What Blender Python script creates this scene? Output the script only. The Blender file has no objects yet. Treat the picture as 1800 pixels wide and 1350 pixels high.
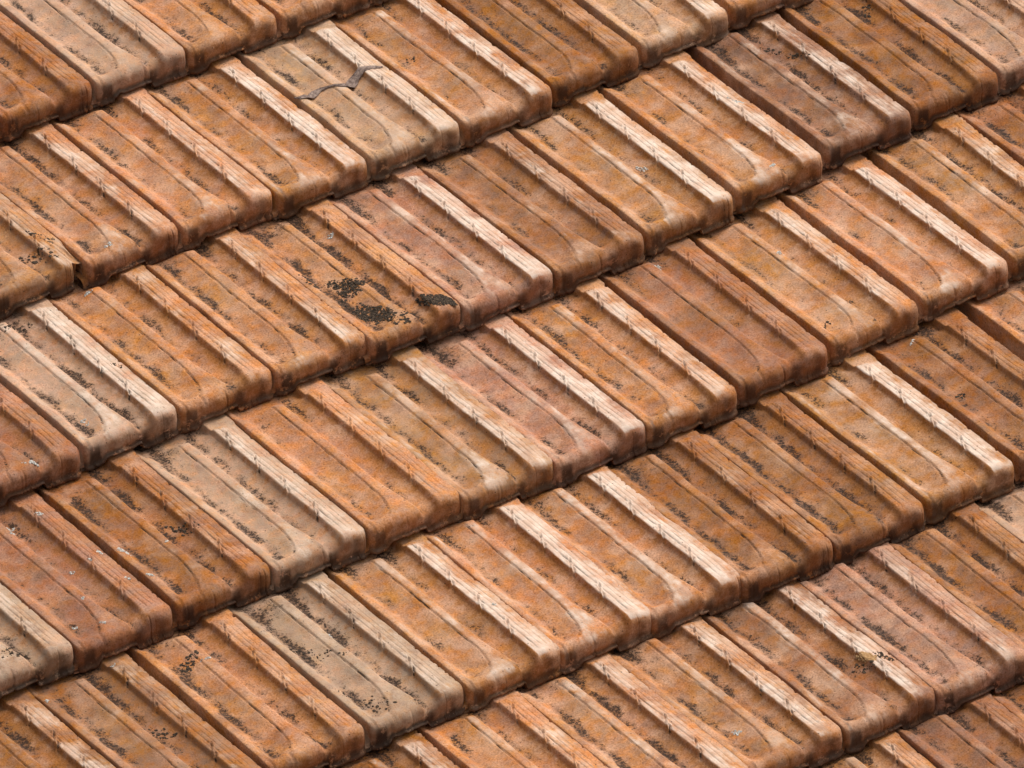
import bpy, math, random
import numpy as np
from mathutils import Matrix, Vector

# ------------------------------------------------------------------ camera, sky, sun
W, G = 0.20, 0.42            # cover width and exposed length of one roof tile (m)
STEP = 0.046                 # rise of a tile over the course below
PITCH = math.radians(28)
scene = bpy.context.scene
C = scene.collection

roof = bpy.data.objects.new('tiled_roof', None)
C.objects.link(roof)
roof.location = (0, 0, 6.0)
roof.rotation_euler = (PITCH, 0, 0)
roof['label'] = 'old roof slope of weathered orange interlocking clay tiles'
roof['category'] = 'roof'
ROOF_M = Matrix.Translation((0, 0, 6.0)) @ Matrix.Rotation(PITCH, 4, 'X')

Rf = ((0.80827725, 0.58371240, -0.07725103),
      (-0.32523730, 0.55197809, 0.76781566),
      (0.49082440, -0.59548301, 0.63599638))
tf = (-0.08568729, -0.09704248, 19.97925959)
S = Matrix.Diagonal((1, -1, -1))
Rb = S @ Matrix(Rf) @ S
tb = S @ Vector(tf)
cam_local = (Matrix.Translation(tb) @ Rb.to_4x4()).inverted()
cam_d = bpy.data.cameras.new('camera')
cam_d.sensor_width = 36.0
cam_d.lens = 400.0
cam_d.clip_start = 0.5
cam_d.clip_end = 500.0
cam = bpy.data.objects.new('camera', cam_d)
C.objects.link(cam)
cam.matrix_world = ROOF_M @ cam_local
scene.camera = cam

# sun direction given in the roof's own frame: right, up-slope, outward
sun_to = (ROOF_M.to_3x3() @ Vector((0.62, 0.30, 0.72))).normalized()
elev = math.asin(sun_to.z)
azim = math.atan2(sun_to.x, sun_to.y)
world = bpy.data.worlds.new('World')
scene.world = world
world.use_nodes = True
wn = world.node_tree
for n in list(wn.nodes): wn.nodes.remove(n)
sky = wn.nodes.new('ShaderNodeTexSky')
sky.sky_type = 'NISHITA'
sky.sun_disc = False
sky.sun_elevation = elev
sky.sun_rotation = azim
sky.dust_density = 4.0
sky.air_density = 1.0
sky.ozone_density = 0.6
bg = wn.nodes.new('ShaderNodeBackground')
bg.inputs['Strength'].default_value = 0.13
wo = wn.nodes.new('ShaderNodeOutputWorld')
hs = wn.nodes.new('ShaderNodeHueSaturation')      # a thin white overcast
hs.inputs['Saturation'].default_value = 0.15
wn.links.new(sky.outputs[0], hs.inputs['Color'])
wn.links.new(hs.outputs[0], bg.inputs[0])
wn.links.new(bg.outputs[0], wo.inputs[0])
sd = bpy.data.lights.new('sun', 'SUN')
sd.energy = 2.2
sd.angle = math.radians(20)
sd.color = (1.0, 0.93, 0.84)
sun = bpy.data.objects.new('sun', sd)
C.objects.link(sun)
sun.rotation_euler = (-sun_to).to_track_quat('-Z', 'Y').to_euler()
scene.view_settings.view_transform = 'Standard'
scene.view_settings.look = 'None'
scene.view_settings.exposure = 0.17
scene.view_settings.gamma = 1.0
scene.cycles.max_bounces = 3
scene.cycles.diffuse_bounces = 2
scene.cycles.use_adaptive_sampling = True
scene.cycles.adaptive_threshold = 0.02
scene.view_settings.use_curve_mapping = False

# ------------------------------------------------------------------ node helpers
class NT:
    def __init__(self, name):
        self.m = bpy.data.materials.new(name)
        self.m.use_nodes = True
        self.t = self.m.node_tree
        for n in list(self.t.nodes): self.t.nodes.remove(n)
        self.out = self.t.nodes.new('ShaderNodeOutputMaterial')
        self.b = self.t.nodes.new('ShaderNodeBsdfPrincipled')
        self.t.links.new(self.b.outputs[0], self.out.inputs[0])
    def put(self, sock, v):
        if isinstance(v, bpy.types.NodeSocket): self.t.links.new(v, sock)
        elif v is not None: sock.default_value = v
    def math(self, op, a, b=None, c=None, clamp=False):
        n = self.t.nodes.new('ShaderNodeMath'); n.operation = op; n.use_clamp = clamp
        for i, v in enumerate((a, b, c)): self.put(n.inputs[i], v)
        return n.outputs[0]
    def mul(self, *a):
        r = a[0]
        for x in a[1:]: r = self.math('MULTIPLY', r, x)
        return r
    def vmath(self, op, a, b):
        n = self.t.nodes.new('ShaderNodeVectorMath'); n.operation = op
        self.put(n.inputs[0], a); self.put(n.inputs[1], b)
        return n.outputs[0]
    def ramp(self, v, a, b, lo=0.0, hi=1.0):
        n = self.t.nodes.new('ShaderNodeMapRange'); n.interpolation_type = 'SMOOTHSTEP'
        self.put(n.inputs[0], v)
        for i, x in enumerate((a, b, lo, hi)): self.put(n.inputs[i + 1], x)
        return n.outputs[0]
    def noise(self, vec, scale, detail=3.0, rough=0.55, dist=0.0):
        n = self.t.nodes.new('ShaderNodeTexNoise')
        self.put(n.inputs['Vector'], vec)
        n.inputs['Scale'].default_value = scale
        n.inputs['Detail'].default_value = detail
        n.inputs['Roughness'].default_value = rough
        n.inputs['Distortion'].default_value = dist
        return n.outputs[0]
    def voro(self, vec, scale, rnd=1.0):
        n = self.t.nodes.new('ShaderNodeTexVoronoi')
        self.put(n.inputs['Vector'], vec)
        n.inputs['Scale'].default_value = scale
        n.inputs['Randomness'].default_value = rnd
        return n
    def mix(self, f, a, b, mode='MIX'):
        n = self.t.nodes.new('ShaderNodeMix'); n.data_type = 'RGBA'; n.blend_type = mode
        self.put(n.inputs[0], f)
        self.put(n.inputs[6], a if isinstance(a, bpy.types.NodeSocket) else (*a, 1.0))
        self.put(n.inputs[7], b if isinstance(b, bpy.types.NodeSocket) else (*b, 1.0))
        return n.outputs[2]
    def attr(self, name, kind='GEOMETRY'):
        n = self.t.nodes.new('ShaderNodeAttribute'); n.attribute_name = name; n.attribute_type = kind
        return n
    def hsv(self, c, h=0.5, s=1.0, v=1.0):
        n = self.t.nodes.new('ShaderNodeHueSaturation')
        self.put(n.inputs['Hue'], h); self.put(n.inputs['Saturation'], s)
        self.put(n.inputs['Value'], v); self.put(n.inputs['Color'], c)
        return n.outputs[0]

def clay_material():
    N = NT('weathered_clay')
    oc = N.t.nodes.new('ShaderNodeTexCoord').outputs['Object']
    info = N.t.nodes.new('ShaderNodeObjectInfo')
    seed = N.attr('tile_seed', 'OBJECT').outputs['Fac']
    a_white = N.attr('bloom', 'OBJECT').outputs['Fac']
    a_grime = N.attr('grime', 'OBJECT').outputs['Fac']
    a_crust = N.attr('crust', 'OBJECT').outputs['Fac']
    base = info.outputs['Color']
    cmb = N.t.nodes.new('ShaderNodeCombineXYZ')
    N.put(cmb.inputs[0], N.mul(seed, 3.71)); N.put(cmb.inputs[1], N.mul(seed, 7.13)); N.put(cmb.inputs[2], N.mul(seed, 1.37))
    P = N.vmath('ADD', oc, cmb.outputs[0])
    streak = N.vmath('MULTIPLY', P, (1.0, 0.16, 1.0))      # stretched along the slope
    m1 = N.attr('mask_a').outputs['Vector']                  # worn, dirt line, groove
    sp1 = N.t.nodes.new('ShaderNodeSeparateXYZ'); N.put(sp1.inputs[0], m1)
    worn, dirt0, groove0 = sp1.outputs
    m2 = N.attr('mask_b').outputs['Vector']                  # flank, nose, nose stain
    sp2 = N.t.nodes.new('ShaderNodeSeparateXYZ'); N.put(sp2.inputs[0], m2)
    flank, nose, stain = sp2.outputs

    # clay body: patches of ochre, pink and brown
    n_big = N.noise(P, 13.0, 2.0, 0.55)
    n_pat = N.noise(P, 16.0, 2.0, 0.6)
    n_och = N.noise(P, 24.0, 2.0, 0.62)
    n_mid = N.noise(P, 45.0, 3.0, 0.62)
    n_fin = N.noise(P, 290.0, 3.0, 0.75)
    dirt = N.mul(dirt0, N.ramp(n_big, 0.32, 0.64, 0.35, 1.35))
    groove = N.mul(groove0, N.ramp(n_mid, 0.34, 0.62, 0.15, 1.1))
    col = N.hsv(base, N.ramp(n_big, 0.3, 0.7, 0.498, 0.507), N.ramp(n_mid, 0.3, 0.7, 0.88, 1.12),
                N.mul(N.ramp(n_mid, 0.25, 0.75, 0.86, 1.13), N.ramp(n_pat, 0.32, 0.68, 0.88, 1.14)))
    ochre = N.mul(N.ramp(n_och, 0.50, 0.72), 0.28)
    col = N.mix(ochre, col, (0.46, 0.190, 0.062))
    pale = N.mul(N.ramp(n_pat, 0.46, 0.70), N.math("MULTIPLY_ADD", a_white, 0.70, 0.12))
    col = N.mix(pale, col, (0.60, 0.36, 0.235))
    brown = N.mul(N.ramp(n_och, 0.48, 0.32), N.math('MULTIPLY_ADD', a_grime, 0.38, 0.02))
    col = N.mix(brown, col, (0.165, 0.068, 0.034))
    # ochre stain beside the roll
    fl = N.mul(flank, N.ramp(n_mid, 0.30, 0.62), 0.75)
    col = N.mix(fl, col, (0.34, 0.135, 0.040))
    # grain
    col = N.mix(N.ramp(n_fin, 0.46, 0.66, 0.0, 0.70), col, N.hsv(col, 0.497, 1.08, 0.55))
    col = N.mix(N.ramp(n_fin, 0.44, 0.28, 0.0, 0.45), col, N.hsv(col, 0.502, 0.8, 1.45))
    # pale lime bloom on worn high parts
    s_n = N.noise(streak, 120.0, 3.0, 0.66)
    patch = n_big
    wv = N.mul(worn, N.math('POWER', a_white, 1.5))
    clump = N.noise(P, 55.0, 3.0, 0.68)
    thr = N.math('MULTIPLY_ADD', wv, 1.05, N.math('MULTIPLY_ADD', s_n, 0.75, N.math('MULTIPLY_ADD', patch, 1.5, N.math('MULTIPLY_ADD', n_fin, 0.35, N.mul(clump, 0.9)))))
    wm = N.mul(N.ramp(thr, 1.94, 2.66), N.ramp(worn, 0.02, 0.30), N.ramp(a_white, 0.05, 0.60))
    wcol = N.mix(N.ramp(n_mid, 0.35, 0.65), (0.63, 0.44, 0.33), (0.75, 0.62, 0.52))
    col = N.mix(N.mul(wm, 0.88), col, wcol)
    # grey crust of lichen film on some tiles
    cr = N.mul(a_crust, N.ramp(clump, 0.36, 0.62))
    col = N.mix(N.mul(cr, 0.75), col, N.mix(N.ramp(n_fin, 0.4, 0.6), (0.36, 0.245, 0.155), (0.56, 0.425, 0.31)))
    # dark algae: specks gathered along the runs of water
    speck = N.noise(P, 170.0, 3.0, 0.85)
    d_in = N.math('ADD', N.mul(dirt, N.math('MULTIPLY_ADD', a_grime, 0.40, 0.30)), N.math('MULTIPLY_ADD', clump, 0.75, N.mul(a_grime, 0.12)))
    d_in = N.math('MULTIPLY_ADD', speck, 1.9, d_in)
    dm = N.mul(N.ramp(d_in, 1.66, 2.00), N.ramp(speck, 0.38, 0.56, 0.30, 1.0))
    soft = N.mul(N.ramp(N.math('ADD', N.mul(dirt, 0.55), N.math('MULTIPLY_ADD', flank, 0.12, clump)), 0.52, 1.02), N.math('MULTIPLY_ADD', a_grime, 0.62, 0.08, True))
    col = N.mix(soft, col, (0.125, 0.054, 0.028))
    col = N.mix(N.mul(dm, 0.93), col, (0.024, 0.013, 0.008))
    # dirt held in the grooves of the roll and along joints
    tk = N.mul(N.attr('mask_c').outputs['Fac'], N.ramp(a_grime, 0.15, 0.8, 0.25, 1.0))
    gm = N.mul(N.math('MAXIMUM', groove, tk), N.ramp(N.noise(streak, 170.0, 2.0, 0.6), 0.44, 0.60))
    col = N.mix(N.math('MINIMUM', N.mul(gm, 0.9), 0.92), col, (0.032, 0.018, 0.012))
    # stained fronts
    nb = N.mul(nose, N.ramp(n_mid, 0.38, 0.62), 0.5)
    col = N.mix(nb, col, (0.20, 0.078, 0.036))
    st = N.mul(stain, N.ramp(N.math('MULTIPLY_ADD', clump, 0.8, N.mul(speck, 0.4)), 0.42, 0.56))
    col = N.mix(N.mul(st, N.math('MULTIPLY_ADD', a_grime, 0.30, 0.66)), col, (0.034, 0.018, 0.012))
    # stray pits
    vo = N.voro(P, 95.0)
    vsel = N.ramp(vo.outputs['Color'], 0.62, 0.64)
    pit = N.mul(N.ramp(vo.outputs['Distance'], 0.16, 0.07), vsel)
    col = N.mix(N.mul(pit, 0.8), col, (0.05, 0.025, 0.016))
    N.put(N.b.inputs['Base Color'], col)
    N.put(N.b.inputs['Roughness'], N.ramp(n_mid, 0.3, 0.7, 0.66, 0.86))
    N.b.inputs['Specular IOR Level'].default_value = 0.18
    # fine relief
    h = N.mul(n_fin, 0.75)
    h = N.math('MULTIPLY_ADD', clump, 0.8, h)
    bp = N.t.nodes.new('ShaderNodeBump')
    bp.inputs['Strength'].default_value = 0.75
    bp.inputs['Distance'].default_value = 0.0016
    N.put(bp.inputs['Height'], h)
    N.put(N.b.inputs['Normal'], bp.outputs[0])
    return N.m

def speckled(name, c1, c2, scale, rough=0.95, bump=0.002):
    N = NT(name)
    oc = N.t.nodes.new('ShaderNodeTexCoord').outputs['Object']
    n1 = N.noise(oc, scale, 4.0, 0.65)
    N.put(N.b.inputs['Base Color'], N.mix(N.ramp(n1, 0.38, 0.62), c1, c2))
    N.b.inputs['Roughness'].default_value = rough
    N.b.inputs['Specular IOR Level'].default_value = 0.15
    bp = N.t.nodes.new('ShaderNodeBump'); bp.inputs['Strength'].default_value = 0.8
    bp.inputs['Distance'].default_value = bump
    N.put(bp.inputs['Height'], n1); N.put(N.b.inputs['Normal'], bp.outputs[0])
    return N.m

CLAY = clay_material()
LICHEN = speckled('grey_lichen', (0.30, 0.28, 0.25), (0.70, 0.67, 0.62), 420.0)
MOSS = speckled('black_moss', (0.016, 0.012, 0.009), (0.095, 0.066, 0.045), 330.0)
DECKM = speckled('old_timber', (0.035, 0.022, 0.014), (0.075, 0.048, 0.030), 30.0)
LEAFM = speckled('dry_leaf_skin', (0.15, 0.103, 0.086), (0.32, 0.235, 0.195), 150.0, 0.8, 0.0015)
MORTAR = speckled('yellow_mortar', (0.37, 0.20, 0.085), (0.50, 0.31, 0.15), 200.0)

# ------------------------------------------------------------------ one roof tile
def ss(a, b, x):
    t = np.clip((x - a) / (b - a), 0, 1)
    return t * t * (3 - 2 * t)
def gauss(x, m, s): return np.exp(-((x - m) / s) ** 2)
def wav(rs, n, f0, f1):
    fr = rs.uniform(f0, f1, (n, 2)) * rs.choice([-1, 1], (n, 2)); ph = rs.uniform(0, 6.28, n); am = rs.uniform(0.4, 1, n)
    def f(x, y):
        r = 0
        for i in range(n): r = r + am[i] * np.sin(fr[i, 0] * x + fr[i, 1] * y + ph[i])
        return r / am.sum()
    return f

def tile_surface(u, v, closed=False, k0=0.0, k1=0.0):
    """height of the tile face over its flat reference; u across 0..1, v metres down from the course line"""
    t = v / G
    end = ss(0.905, 0.968, t)
    cl = np.clip((t - 0.73 - k0) / (0.235 - k0), 0, 1)
    ub = 0.374 + k1 - 0.175 * (1 - np.sqrt(np.clip(1 - cl ** 2, 0, 1)))      # right bank of the first trough
    ul = 0.066
    s = np.clip((u - ul) / np.maximum(ub - ul, 0.02), 0, 1)
    xs = [0, .08, .17, .28, .50, .76, 1.0]
    floor1 = np.interp(s, xs, [.0052, .0014, -.0026, -.0046, -.0038, -.0002, .0048])
    left = np.where(u < ul, .0060 - .0008 * ss(.03, .066, u), 0)
    # ridge and fan
    ur = 0.482 + 0.050 * ss(0.72, 0.97, t)
    plateau = .0062 + .0010 * np.sin(np.clip((u - ub) / np.maximum(ur - ub, .02), 0, 1) * 3.14159)
    plateau = plateau - .0030 * gauss(u, ub + .004, .0075)
    z = np.where(u < ub, floor1 * (1 - end) + .0062 * end, plateau)
    z = np.where(u < ul, left * (1 - .25 * end), z)
    # second trough
    q = ss(ur - .012, ur + .040, u)
    fl = -.0060 + .0105 * np.clip((u - .545) / .185, 0, 1) ** 1.5 + (.0075 * ss(.90, .96, t) if closed else .0020 * ss(.92, .97, t))
    z = z * (1 - q) + fl * q
    # roll with its ribs
    f0 = .706 - .030 * ss(.85, .97, t); f1 = .742
    bank = np.clip((u - .61) / (f1 - .61), 0, 1) ** 2.6
    z = z + .0020 * bank * (1 - ss(.735, .755, u))
    r = ss(f0, f1, u)
    z = z * (1 - r) + (.0122 - .0066 * ss(.79, .965, u)) * r
    rib = ss(.075, .10, t) * (1 - ss(.90, .95, t))
    for g, d in ((.785, .0011), (.838, .0011), (.892, .0010)):
        z = z - d * rib * gauss(u, g, .0085)
    z = z - .0010 * ss(.955, .98, u)
    # short cross bars on the roll's edge
    for k in range(4):
        vk = G * (.175 + .205 * k) - (u - .725) * W * 1.46
        wnd = ss(.703, .721, u) * (1 - ss(.815, .835, u))
        lo = 1 - ss(.752, .770, u)
        z = z + wnd * (.0028 * gauss(v, vk, .0024) - .0042 * gauss(v, vk + .0066, .0030) * lo - .0020 * gauss(v, vk - .0062, .0022) * (.4 + .6 * (1 - lo)))
        z = z + wnd * .0018 * gauss(v, vk - .0115, .0022) * (1 - lo)
    # head of the tile below the lap: flat, with a plain neck to the roll
    hd = ss(.018, .066, t - .02 * (1 - ss(.3, .5, u)) * 0 + .012 * gauss(u, .3, .12))
    head = -.0035 + .0118 * ss(.692, .728, u) + .0055 * (1 - ss(.03, .085, u))
    hr = ss(.052, .060, t)
    mixf = np.where(u > .67, np.where(u > .727, hr, hd), hd)
    return head * (1 - mixf) + z * mixf

GRID = {}
def make_tile_mesh(name, seed, closed=False, broken=False, fine=True):
    rs = np.random.RandomState(seed)
    k = 1 if fine else 2
    us = np.concatenate([np.linspace(.012, .10, 9), np.linspace(.11, .33, 16), np.linspace(.34, .50, 20),
                         np.linspace(.51, .68, 12), np.linspace(.69, .969, 56)])
    us = us[::k] if not fine else us
    cols = [(-.055, .034), (.0, .034), (.0, .006), (.003, .0022), (.007, .0006)] + [(x, 0) for x in us] + \
           [(.9715, .0007), (.9735, .0025), (.974, .006), (.974, .034)]
    cu = np.array([c[0] for c in cols]); cd = np.array([c[1] for c in cols])
    r = .018
    vs = np.concatenate([np.linspace(-.06, -.005, 4), np.linspace(0, .035, 15), np.linspace(.038, G - .05, 118 // k),
                         np.linspace(G - .047, G - r, 12)])
    nu, nv = len(cu), len(vs)
    w1 = wav(rs, 7, 12, 60); w2 = wav(rs, 9, 60, 260); w3 = wav(rs, 6, 20, 120); w4 = wav(rs, 9, 150, 520)
    warp = wav(rs, 5, 8, 30)
    k0 = rs.uniform(-.05, .06); k1 = rs.uniform(-.012, .012)
    U, V = np.meshgrid(cu, vs)
    Un = U + .006 * warp(U * W, V) * ss(0.1, .4, U) * (1 - ss(.67, .72, U))      # the moulds were never quite the same
    Z = tile_surface(Un, V, closed, k0, k1) + .0017 * w1(U * W, V) + .0018 * warp(U * W, V) + .0005 * w2(U * W, V) - cd[None, :]
    if broken:
        Z = Z - .010 * ss(.74, .95, U) * ss(.80, .93, V / G + .05 * w3(U, V))
    # wear: little losses along the roll's right edge and bank line
    edge = np.clip(w4(V, V * .3), .24, 1) - .24
    Z = Z - .016 * edge * ss(.945, .966, U)
    X = (U - 1) * W + 0.0008 * w3(V, 0 * V) * ss(.9, .96, U)
    # plan of the front: rounded right corner
    vend = G - .009 * np.clip((cu - .90) / .078, 0, 1) ** 2.2 - .006 * np.clip((.06 - cu) / .06, 0, 1) ** 2 + .0022 * w2(cu * W, 0 * cu)
    vend = vend + .003 * gauss(cu, .36, .14) - .012 * np.clip(w4(cu * W * 1.7, 2 + 0 * cu) - .38, 0, 1)
    if broken:
        vend = vend - .030 * ss(.80, .95, cu) * (1 + .35 * np.sin(cu * 95)) - .004
    zb = .0135 * ss(.145, .215, cu) * (1 - ss(.572, .592, cu)) + .0022 * w2(cu * W * 1.3, 3 + 0 * cu)
    zb = zb + .018 * np.clip(w4(cu * W * 2.2, 7 + 0 * cu) - .30, 0, 1)
    zb = zb + .0018 + (0.012 * ss(.80, .97, cu) if broken else 0)
    Yrows = [G - V[i] for i in range(nv)]; Xrows = [X[i] for i in range(nv)]; Zrows = [STEP + Z[i] for i in range(nv)]
    nose_f = [np.zeros(nu)] * nv; vv = [V[i] for i in range(nv)]
    zt = STEP + Z[-1]
    vl = vs[-1]
    for j in range(1, 11):
        th = math.radians(84) * j / 10
        rr = vend - vl
        rz = np.minimum(r, (zt - zb) * .55)
        Yrows.append(G - (vl + rr * math.sin(th))); Xrows.append(X[-1]); Zrows.append(zt - rz * (1 - math.cos(th)))
        nose_f.append(np.full(nu, ss(0, 1, np.array(j / 10.)))); vv.append(np.full(nu, G))
    zs = Zrows[-1]; ys = Yrows[-1]
    prof = [(.2, 0), (.4, -.0004), (.6, -.0008), (.78, -.0010), (.82, .0022), (.90, .0036), (1.0, .0034)]
    for f, o in prof:
        Yrows.append(ys - .0012 - o + .0005 * w3(cu * W, f * .3 + 0 * cu)); Xrows.append(X[-1]); Zrows.append(zs + (zb - zs) * f)
        nose_f.append(np.ones(nu) * (1 + f)); vv.append(np.full(nu, G))
    for dy, dz in ((.004, -.0016), (.016, -.001), (.018, .012)):
        Yrows.append(ys + dy); Xrows.append(X[-1]); Zrows.append(zb + dz)
        nose_f.append(np.full(nu, 2.0)); vv.append(np.full(nu, G))
    X3 = np.array(Xrows); Y3 = np.array(Yrows); Z3 = np.array(Zrows); NF = np.array(nose_f); VV = np.array(vv)
    nr = X3.shape[0]
    UU = np.broadcast_to(cu, (nr, nu)); T = VV / G
    # masks where dirt and wear gather
    roll = ss(.722, .745, UU) * ss(.055, .075, T) * (1 - ss(.25, .9, NF))
    cl = np.clip((T - 0.73 - k0) / (0.235 - k0), 0, 1)
    ub = 0.374 + k1 - 0.175 * (1 - np.sqrt(np.clip(1 - cl ** 2, 0, 1)))
    ridge = ss(ub - .04, ub + .05, UU) * (1 - ss(.45 + .01 * ss(.72, .97, T), .505 + .03 * ss(.72, .97, T), UU)) * (1 - ss(.3, 1, NF))
    worn = np.clip(roll * (1 - .50 * ss(.77, .93, UU)) + ridge * (.52 - .08 * ss(.80, .95, T)) + .32 * gauss(UU, .055, .030) + .20 * gauss(UU, .325, .06), 0, 1) * ss(.03, .09, T)
    wl = .012 * np.sin(T * 23 + seed) + .010 * np.sin(T * 51 + 2 * seed)
    dirt = (.95 * gauss(UU, .160 + wl, .055) * (1 - ss(.93, .97, T)) + .95 * gauss(UU, .560 + wl, .052)
            + .35 * gauss(UU, .40, .05) * 0 + .55 * gauss(UU, .25, .17) * (1 - ss(.05, .22, T)) * ss(.0, .05, T)
            + .45 * gauss(UU, .58, .10) * (1 - ss(.03, .16, T)))
    dirt = dirt * (.55 + .45 * np.sin(T * 9 + seed * 1.7) ** 2) * (1 - ss(.2, .8, NF))
    dirt = dirt + .32 * (1 - ss(.0, .05, T)) * (1 - ss(.68, .72, UU))
    groove = np.zeros_like(UU)
    for g, ga in ((.785, .80), (.838, .42), (.892, .32)): groove = np.maximum(groove, ga * gauss(UU, g, .0075) * ss(.05, .07, T) * (1 - ss(.92, .97, T)))
    tick = np.zeros_like(UU)
    for kk in range(4):
        vk = G * (.175 + .205 * kk) - (UU - .725) * W * 1.46
        wnd = ss(.697, .715, UU) * (1 - ss(.815, .835, UU)); lo = 1 - ss(.752, .770, UU)
        tick = np.maximum(tick, wnd * 1.3 * gauss(VV, vk + .0066, .0034) * (.35 + .65 * lo))
        tick = np.maximum(tick, wnd * 1.1 * gauss(VV, vk - .0062, .0024) * (.3 + .7 * (1 - lo)))
    groove = np.maximum(groove, 1.5 * gauss(UU, ub + .004, .0060) * (T < .955) * ss(.06, .09, T))
    groove = np.maximum(groove, .8 * ss(.957, .966, UU))
    flank = ss(.60, .69, UU) * (1 - ss(.722, .745, UU)) * (1 - ss(.3, 1, NF))
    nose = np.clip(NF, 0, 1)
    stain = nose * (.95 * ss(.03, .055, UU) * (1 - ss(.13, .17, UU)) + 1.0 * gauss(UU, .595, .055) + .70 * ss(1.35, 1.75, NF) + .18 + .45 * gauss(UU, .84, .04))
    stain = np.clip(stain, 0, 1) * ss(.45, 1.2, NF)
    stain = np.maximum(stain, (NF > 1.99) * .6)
    idx = np.arange(nr * nu).reshape(nr, nu)
    faces = np.stack([idx[:-1, :-1], idx[1:, :-1], idx[1:, 1:], idx[:-1, 1:]], -1).reshape(-1, 4)
    me = bpy.data.meshes.new(name)
    nvt, nf = nr * nu, len(faces)
    me.vertices.add(nvt); me.loops.add(nf * 4); me.polygons.add(nf)
    me.vertices.foreach_set('co', np.stack([X3, Y3, Z3], -1).astype(np.float32).ravel())
    me.loops.foreach_set('vertex_index', faces.ravel().astype(np.int32))
    me.polygons.foreach_set('loop_start', np.arange(0, nf * 4, 4, dtype=np.int32))
    me.polygons.foreach_set('use_smooth', np.ones(nf, dtype=bool))
    for nm, arr in (('mask_a', (worn, dirt, groove)), ('mask_b', (flank, nose, stain)), ('mask_c', (tick, tick, tick))):
        at = me.attributes.new(nm, 'FLOAT_VECTOR', 'POINT')
        at.data.foreach_set('vector', np.stack(arr, -1).astype(np.float32).ravel())
    me.update(calc_edges=True)
    me.materials.append(CLAY)
    GRID[me.name] = (cu[5:-4], vs, Z[:, 5:-4])
    return me

VAR = [make_tile_mesh('tile_mesh', 11 + i) for i in range(10)]
CLOSED = [make_tile_mesh('tile_mesh_scoop', 61 + i, closed=True) for i in range(2)]
BROKEN = make_tile_mesh('tile_mesh_broken', 91, broken=True)

# ------------------------------------------------------------------ the courses
# row, column, shift across (mm), shift down the slope (mm)
LAT = '''-4,-1,-1,1;-4,0,-2,1;-4,1,-1,1;-3,-2.5,-9,1;-3,-1.5,-11,3;-3,-0.5,-10,5;-3,0.5,-8,6;-3,1.5,-7,6;-3,2.5,-5,5;-3,3.5,0,1;-3,4.5,1,-1;-2,-4,-2,-2;-2,-3,-7,-2;-2,-2,-10,0;-2,-1,-10,3;-2,0,-9,6;-2,1,-8,7;-2,2,-5,8;-2,3,0,7;-2,4,6,-1;-2,5,10,-8;-2,6,11,-9;-2,7,4,-4;-2,8,0,0;-1,-4.5,-3,-9;-1,-3.5,2,-11;-1,-2.5,2,-11;-1,-1.5,-3,-6;-1,-0.5,-7,1;-1,0.5,-7,7;-1,1.5,-5,11;-1,2.5,-1,10;-1,3.5,3,2;-1,4.5,10,-8;-1,5.5,18,-18;-1,6.5,26,-31;-1,7.5,25,-31;-1,8.5,6,-8;-1,9.5,0,0;-1,10.5,0,0;-1,11.5,0,0;0,-6,2,-9;0,-5,0,-9;0,-4,1,-9;0,-3,7,-12;0,-2,11,-14;0,-1,6,-6;0,0,-1,6;0,1,-4,13;0,2,-5,14;0,3,-1,7;0,4,7,-7;0,5,20,-23;0,6,30,-36;0,7,33,-41;0,8,28,-36;0,9,6,-7;0,10,0,0;0,11,0,0;1,-7.5,4,-9;1,-6.5,5,-10;1,-5.5,5,-8;1,-4.5,5,-5;1,-3.5,6,-4;1,-2.5,7,-4;1,-1.5,4,2;1,-0.5,-6,13;1,0.5,-14,19;1,1.5,-16,19;1,2.5,-10,11;1,3.5,2,-3;1,4.5,12,-15;1,5.5,20,-25;1,6.5,27,-34;1,7.5,25,-32;1,8.5,6,-8;2,-9,0,0;2,-8,1,-2;2,-7,3,-8;2,-6,3,-7;2,-5,3,-3;2,-4,6,-3;2,-3,11,-5;2,-2,11,-3;2,-1,5,2;2,0,-7,9;2,1,-19,17;2,2,-22,17;2,3,-16,8;2,4,-7,-1;2,5,6,-12;2,6,12,-16;2,7,5,-6;3,-8.5,0,0;3,-7.5,0,0;3,-6.5,0,0;3,-5.5,0,0;3,-4.5,3,-2;3,-3.5,9,-4;3,-2.5,12,-6;3,-1.5,7,-8;3,-0.5,3,-9;3,0.5,-1,-7;3,1.5,-9,0;3,2.5,-17,9;3,3.5,-17,6;3,4.5,-12,2;3,5.5,-2,0;4,-5,0,0;4,-4,1,0;4,-3,3,-3;4,-2,5,-9;4,-1,5,-12;4,0,3,-13;4,1,2,-13;4,2,0,-9;4,3,-2,-1;4,4,-1,0;5,-1.5,0,-1;5,-0.5,1,-2;5,0.5,0,-2;5,1.5,0,-1;5,2.5,0,0'''
# clay colours
PAL = {'o': (.525, .232, .105), 'd': (.355, .142, .054), 'p': (.500, .245, .155), 'b': (.560, .318, .195),
       'r': (.365, .156, .078), 'g': (.480, .298, .188), 'm': (.310, .142, .082), 'y': (.495, .228, .100)}
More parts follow.
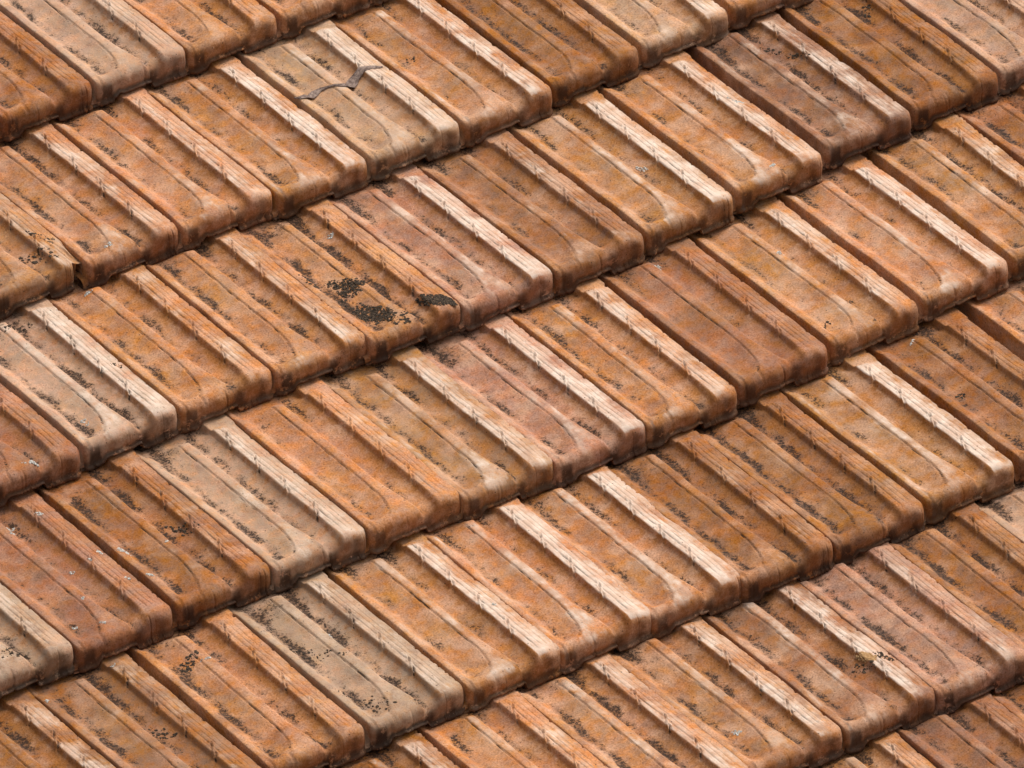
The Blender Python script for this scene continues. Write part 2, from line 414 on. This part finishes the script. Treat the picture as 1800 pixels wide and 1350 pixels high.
# (row, column): colour, bloom on the roll, grime, crust
LOOK = {(-2, -2): 'd.2.5', (-2, -1): 'd.3.5', (-2, 0): 'b.5.6.4', (-2, 1): 'o.4.6', (-2, 2): 'o.5.6', (-2, 3): 'o.6.3', (-2, 4): 'd.3.6',
        (-1, -3.5): 'y.5.7', (-1, -2.5): 'y.5.8.2', (-1, -1.5): 'o.6.7', (-1, -.5): 'o.6.4', (-1, .5): 'o.9.5', (-1, 1.5): 'b.9.5.3',
        (-1, 2.5): 'o.8.2', (-1, 3.5): 'd.3.6', (-1, 4.5): 'b.8.3', (-1, 5.5): 'o.5.3', (-1, 6.5): 'o.5.4', (-1, 7.5): 'o.5.4',
        (0, -5): 'd.3.6', (0, -4): 'r.2.5', (0, -3): 'b1.8.5', (0, -2): 'o.5.5', (0, -1): 'o.6.7', (0, 0): 'y.2.9', (0, 1): 'p.9.5',
        (0, 2): 'r.5.3', (0, 3): 'y.9.3', (0, 4): 'o.8.3', (0, 5): 'm.7.8', (0, 6): 'd.2.8', (0, 7): 'b.5.5', (0, 8): 'd.3.6',
        (1, -6.5): 'o.4.6', (1, -5.5): 'g.6.8.5', (1, -4.5): 'r.1.3', (1, -3.5): 'd.4.8', (1, -2.5): 'b.8.7.6', (1, -1.5): 'o.4.2',
        (1, -.5): 'y.8.5.2', (1, .5): 'p.9.6', (1, 1.5): 'o.7.6', (1, 2.5): 'r.2.2', (1, 3.5): 'o.7.2', (1, 4.5): 'o.9.3',
        (1, 5.5): 'o.6.5', (1, 6.5): 'd.2.9', (1, 7.5): 'o.4.5',
        (2, -7): 'd.4.7', (2, -6): 'd.5.8', (2, -5): 'd.4.9.2', (2, -4): 'o.4.7', (2, -3): 'g.6.9.6', (2, -2): 'o.9.3', (2, -1): 'o1.3',
        (2, 0): 'o1.4', (2, 1): 'd.4.8', (2, 2): 'd.3.8', (2, 3): 'y1.2', (2, 4): 'd.2.6', (2, 5): 'o.7.5', (2, 6): 'b.6.4',
        (3, -4.5): 'd.5.7', (3, -3.5): 'd.6.7', (3, -2.5): 'o.5.4', (3, -1.5): 'o.7.8', (3, -.5): 'y.7.7', (3, .5): 'r.8.6',
        (3, 1.5): 'p.5.8', (3, 2.5): 'd.3.9', (3, 3.5): 'b.7.8.4', (3, 4.5): 'o.5.5',
        (4, -2): 'o.5.5', (4, -1): 'g.5.6', (4, 0): 'y.6.7', (4, 1): 'r.3.5', (4, 2): 'd.4.7', (4, 3): 'o.5.5'}
TAU = math.atan(STEP / G)
rnd = random.Random(5)
TILES = {}
n_var = 0
for rec in LAT.split(';'):
    r_, u_, du, dv = rec.split(',')
    r, u = int(r_), float(u_)
    code = LOOK.get((r, u))
    if code is None:
        code = rnd.choice('oodyrbp') + '.%d.%d' % (rnd.randint(2, 8), rnd.randint(3, 8))
    nums = [('0.' + x) if i or code[1] == '.' else x for i, x in enumerate(code[1:].lstrip('.').split('.'))]
    if code[1] == '1': nums = ['1.0'] + ['0.' + x for x in code[3:].split('.')]
    vals = [float(x) for x in nums] + [0.0] * 3
    if (r, u) in ((1, 2.5), (1, -4.5), (0, 2), (0, -2)): me = CLOSED[n_var % 2]
    elif (r, u) == (-1, -2.5): me = BROKEN
    else: me = VAR[(n_var * 3 + r) % 10]
    n_var += 1
    o = bpy.data.objects.new('roof_tile', me)
    C.objects.link(o)
    o.parent = roof
    o.location = (u * W + float(du) / 1000 + rnd.uniform(-.002, .002), -(r * G + float(dv) / 1000) + rnd.uniform(-.002, .002), rnd.uniform(0, .0040))
    o.rotation_euler = (-TAU + rnd.uniform(-.004, .004), rnd.uniform(-.016, .016), rnd.uniform(-.012, .012))
    c = PAL[code[0]]; f = rnd.uniform(.93, 1.08)
    o.color = (c[0] * f * rnd.uniform(.97, 1.03), c[1] * f, c[2] * f * rnd.uniform(.92, 1.08), 1)
    o['bloom'] = vals[0]; o['grime'] = vals[1]; o['crust'] = vals[2]; o['tile_seed'] = rnd.uniform(0, 10)
    TILES[(r, u)] = o

# boarding under the tiles
def box(name, x0, x1, y0, y1, z0, z1, mat, parent):
    vs = [(x, y, z) for x in (x0, x1) for y in (y0, y1) for z in (z0, z1)]
    fs = [(0, 1, 3, 2), (4, 6, 7, 5), (0, 4, 5, 1), (2, 3, 7, 6), (0, 2, 6, 4), (1, 5, 7, 3)]
    me = bpy.data.meshes.new(name); me.from_pydata(vs, [], fs); me.update(); me.materials.append(mat)
    o = bpy.data.objects.new(name, me); C.objects.link(o); o.parent = parent
    return o
deck = box('roof_boarding', -2.6, 2.6, -2.6, 2.4, -.075, -.040, DECKM, roof)


# ------------------------------------------------------------------ growths on the tiles
def on_face(tile, x, y):
    gu, gv, gz = GRID[TILES[tile].data.name]
    u, v = 1 + x / W, G - y
    i = int(min(max(np.searchsorted(gu, u) - 1, 0), len(gu) - 2)); j = int(min(max(np.searchsorted(gv, v) - 1, 0), len(gv) - 2))
    a = min(max((u - gu[i]) / (gu[i + 1] - gu[i]), 0), 1); b = min(max((v - gv[j]) / (gv[j + 1] - gv[j]), 0), 1)
    return STEP + float((gz[j, i] * (1 - a) + gz[j, i + 1] * a) * (1 - b) + (gz[j + 1, i] * (1 - a) + gz[j + 1, i + 1] * a) * b)

def crumbs(name, tile, cx, cy, rx, ry, n, r0, r1, hmax, mat, seed, ang=0.0):
    """a growth built of many small lumpy crumbs sitting on the tile's face"""
    g = random.Random(seed)
    vs, fs = [], []
    ca, sa = math.cos(ang), math.sin(ang)
    lobes = [(g.uniform(-.6, .6), g.uniform(-.6, .6), g.uniform(.35, .75)) for _ in range(4)]
    k = tries = 0
    while k < n and tries < n * 30:
        tries += 1
        a, b = g.uniform(-1, 1), g.uniform(-1, 1)
        p = max(1 - ((a - l[0]) ** 2 + (b - l[1]) ** 2) / l[2] ** 2 for l in lobes)
        if p <= 0 or g.random() > p ** .7: continue
        px, py = a * rx, b * ry
        x, y = cx + ca * px - sa * py, cy + sa * px + ca * py
        if not (-.198 < x < -.012 and .004 < y < G - .01): continue
        k += 1
        r = r0 + (r1 - r0) * g.random() ** 2.2; h = g.uniform(.35, 1) * hmax; m = g.randint(5, 7)
        z = on_face(tile, x, y)
        i0 = len(vs); ph = g.uniform(0, 6.28)
        for ring, (rf, hf) in enumerate(((1.0, -.25), (.8, .55))):
            for j in range(m):
                t = ph + 6.283 * j / m; q = r * rf * g.uniform(.65, 1.3)
                xx, yy = x + q * math.cos(t), y + q * math.sin(t)
                vs.append((xx, yy, z + h * hf * g.uniform(.8, 1.2)))
        vs.append((x, y, z + h))
        for j in range(m):
            a1, b1 = i0 + j, i0 + (j + 1) % m
            fs.append((a1, b1, b1 + m, a1 + m)); fs.append((a1 + m, b1 + m, i0 + 2 * m))
    me = bpy.data.meshes.new(name); me.from_pydata(vs, [], fs); me.update(); me.materials.append(mat)
    o = bpy.data.objects.new(name, me); C.objects.link(o); o.parent = TILES[tile]
    return o

# row, column, x, y (metres on the tile), half length, half width, turn
LICH = [(0, 0, -.064, .319, .011, .006, .6), (0, 3, -.080, .182, .008, .012, .2), (1, 2.5, -.095, .385, .012, .010, 1.0),
        (0, 4, -.033, .232, .016, .006, -1.0), (0, 4, -.100, .030, .010, .006, .4), (1, 3.5, -.107, .277, .008, .006, .2),
        (-1, -1.5, -.140, .031, .010, .007, .6), (0, -2, -.129, .394, .012, .006, .0), (0, -3, -.154, .071, .007, .010, .0),
        (0, -4, -.100, .020, .016, .007, -.6), (1, -4.5, -.039, .358, .013, .006, -.9), (1, -4.5, -.094, .366, .014, .006, .2),
        (1, -4.5, -.014, .214, .010, .005, -1.2), (1, -3.5, -.186, .190, .020, .006, -1.1), (1, -3.5, -.187, .100, .016, .006, -1.1),
        (1, -4.5, -.016, .118, .010, .004, -1.2), (1, -4.5, -.079, .200, .006, .006, .0), (1, -4.5, -.044, .195, .006, .004, -1.0),
        (1, -4.5, -.166, .067, .006, .005, .0), (1, -4.5, -.124, .040, .009, .004, -.6), (1, -4.5, -.115, .116, .005, .004, .0),
        (3, -.5, -.149, .111, .009, .009, .0), (2, -4, -.117, .318, .010, .004, -.3), (2, -5, -.048, .391, .007, .005, .0),
        (2, -2, -.030, .167, .007, .005, .0), (2, -3, -.105, .257, .006, .006, .0), (2, -5, -.190, .380, .006, .005, .0),
        (2, 4, -.126, .403, .016, .004, .5), (1, -4.5, -.105, .343, .005, .004, .0), (1, -3.5, -.110, .169, .004, .003, .0)]
for i, (r, u, x, y, a, b, t) in enumerate(LICH):
    crumbs('lichen_patch', (r, u), x, y, a, b, max(12, int(a * b * 4.6e5)), .0008, .0028, .0016, LICHEN, 300 + i, t)
MOSSL = [(0, 0, -.142, .174, .020, .014, -.9, 420), (0, 0, -.148, .088, .028, .017, -1.0, 760), (0, 0, -.036, .045, .028, .016, -1.1, 800),
         (0, 0, -.100, .030, .020, .012, .4, 70), (0, 0, -.160, .130, .018, .010, -1.0, 60), (0, 0, -.178, .215, .018, .008, -1.1, 60),
         (2, -4, -.144, .327, .020, .009, .5, 110), (-1, 2.5, -.154, .237, .006, .006, .0, 22), (2, 4, -.158, .222, .009, .007, .0, 30),
         (1, 1.5, -.172, .253, .005, .005, .0, 12), (0, -3, -.018, .176, .009, .005, -1.0, 22), (0, -3, -.120, .385, .030, .012, .0, 90),
         (-1, -2.5, -.060, .060, .022, .013, -.8, 80), (-1, -2.5, -.028, .110, .016, .006, -1.2, 40), (3, .5, -.022, .135, .013, .007, -.8, 50),
         (3, .5, -.060, .120, .016, .006, -1.0, 40), (1, 3.5, -.165, .060, .007, .006, .0, 18), (2, -3, -.150, .230, .026, .010, -1.0, 60),
         (2, -3, -.160, .080, .030, .010, -1.1, 60), (2, -5, -.080, .200, .022, .009, -1.0, 50), (1, -5.5, -.110, .050, .014, .010, .0, 50),
         (1, -3.5, -.070, .190, .018, .010, -.9, 60), (1, 6.5, -.130, .150, .030, .010, -1.1, 80), (0, 5, -.075, .300, .026, .006, -1.1, 60),
         (0, 6, -.060, .330, .016, .006, 1.0, 40)]
for i, (r, u, x, y, a, b, t, n) in enumerate(MOSSL):
    if (r, u) in TILES:
        crumbs('moss_patch', (r, u), x, y, a * 2.1, b * 1.8, int(n * 0.95), .0006, .0042, .0011, MOSS, 500 + i, t)
pa = crumbs('mortar_patch', (3, .5), -.050, .150, .026, .012, 260, .0014, .0040, .0014, MORTAR, 77, -1.0)

# a dry curled leaf across one tile
def leaf():
    g = random.Random(3)
    path = [(-.204, .240), (-.197, .234), (-.184, .233), (-.171, .236), (-.157, .243), (-.144, .244), (-.132, .239), (-.122, .234), (-.112, .226), (-.103, .221),
            (-.092, .226), (-.081, .234), (-.068, .241), (-.056, .244), (-.046, .243), (-.036, .241), (-.025, .239), (-.013, .237)]
    wd = [.0015, .004, .006, .0075, .0075, .005, .003, .003, .006, .008, .0095, .010, .0095, .008, .0075, .006, .004, .001]
    T = TILES[(-1, 1.5)]
    M = ROOF_M @ T.matrix_basis
    base = M @ Vector((path[9][0], path[9][1], STEP))
    m = 7; vs = []; fs = []
    pz = [0] * len(path)
    for i, (x, y) in enumerate(path):
        zz = max(on_face((-1, 1.5), min(max(x + d, -.197), -.012), y) for d in (-.006, 0, .006)) + .0004 + .0006 * abs(math.sin(i * 1.1))
        a = path[max(0, i - 1)]; b = path[min(len(path) - 1, i + 1)]
        tx, ty = b[0] - a[0], b[1] - a[1]; L = math.hypot(tx, ty); nx, ny = -ty / L, tx / L
        for layer in (0, 1):
            for j in range(m):
                c = (j / (m - 1) * 2 - 1) * wd[i] * 0.95 * (1 + g.uniform(-.22, .22))
                h = .0016 * (wd[i] / .01) * (1 - (j / (m - 1) * 2 - 1) ** 2) + .0012 * math.sin(j * 2.1 + i * .7) - layer * .0008
                vs.append(tuple(M @ Vector((x + nx * c, y + ny * c, zz + h)) - base))
    n2 = 2 * m
    for i in range(len(path) - 1):
        for j in range(m - 1):
            p = i * n2 + j
            fs.append((p, p + 1, p + n2 + 1, p + n2)); q = p + m
            fs.append((q, q + n2, q + n2 + 1, q + 1))
        for j in (0, m - 1):
            p = i * n2 + j
            fs.append((p, p + n2, p + n2 + m, p + m))
    me = bpy.data.meshes.new('dry_leaf'); me.from_pydata(vs, [], fs); me.update(); me.materials.append(LEAFM)
    for p in me.polygons: p.use_smooth = True
    o = bpy.data.objects.new('dry_leaf', me); C.objects.link(o); o.location = base
    o['label'] = 'curled grey-brown dry leaf lying across a pale roof tile near the top'
    o['category'] = 'leaf'
leaf()

# tiles that look unlike the rest carry a label
for key, lab in {(0, 0): 'brown tile with thick black moss at its lower end', (-1, -2.5): 'ochre tile with a broken lower corner',
                 (-1, 1.5): 'pale cream tile with a dry leaf on it', (2, -3): 'grey lichen-covered tile with dark specks',
                 (1, 2.5): 'clean red terracotta tile without pale bloom', (1, -4.5): 'red-brown tile dotted with white lichen',
                 (3, .5): 'red-orange tile with a yellow mortar patch on its roll', (2, 3): 'yellowish tile with a bright white roll'}.items():
    TILES[key]['label'] = lab
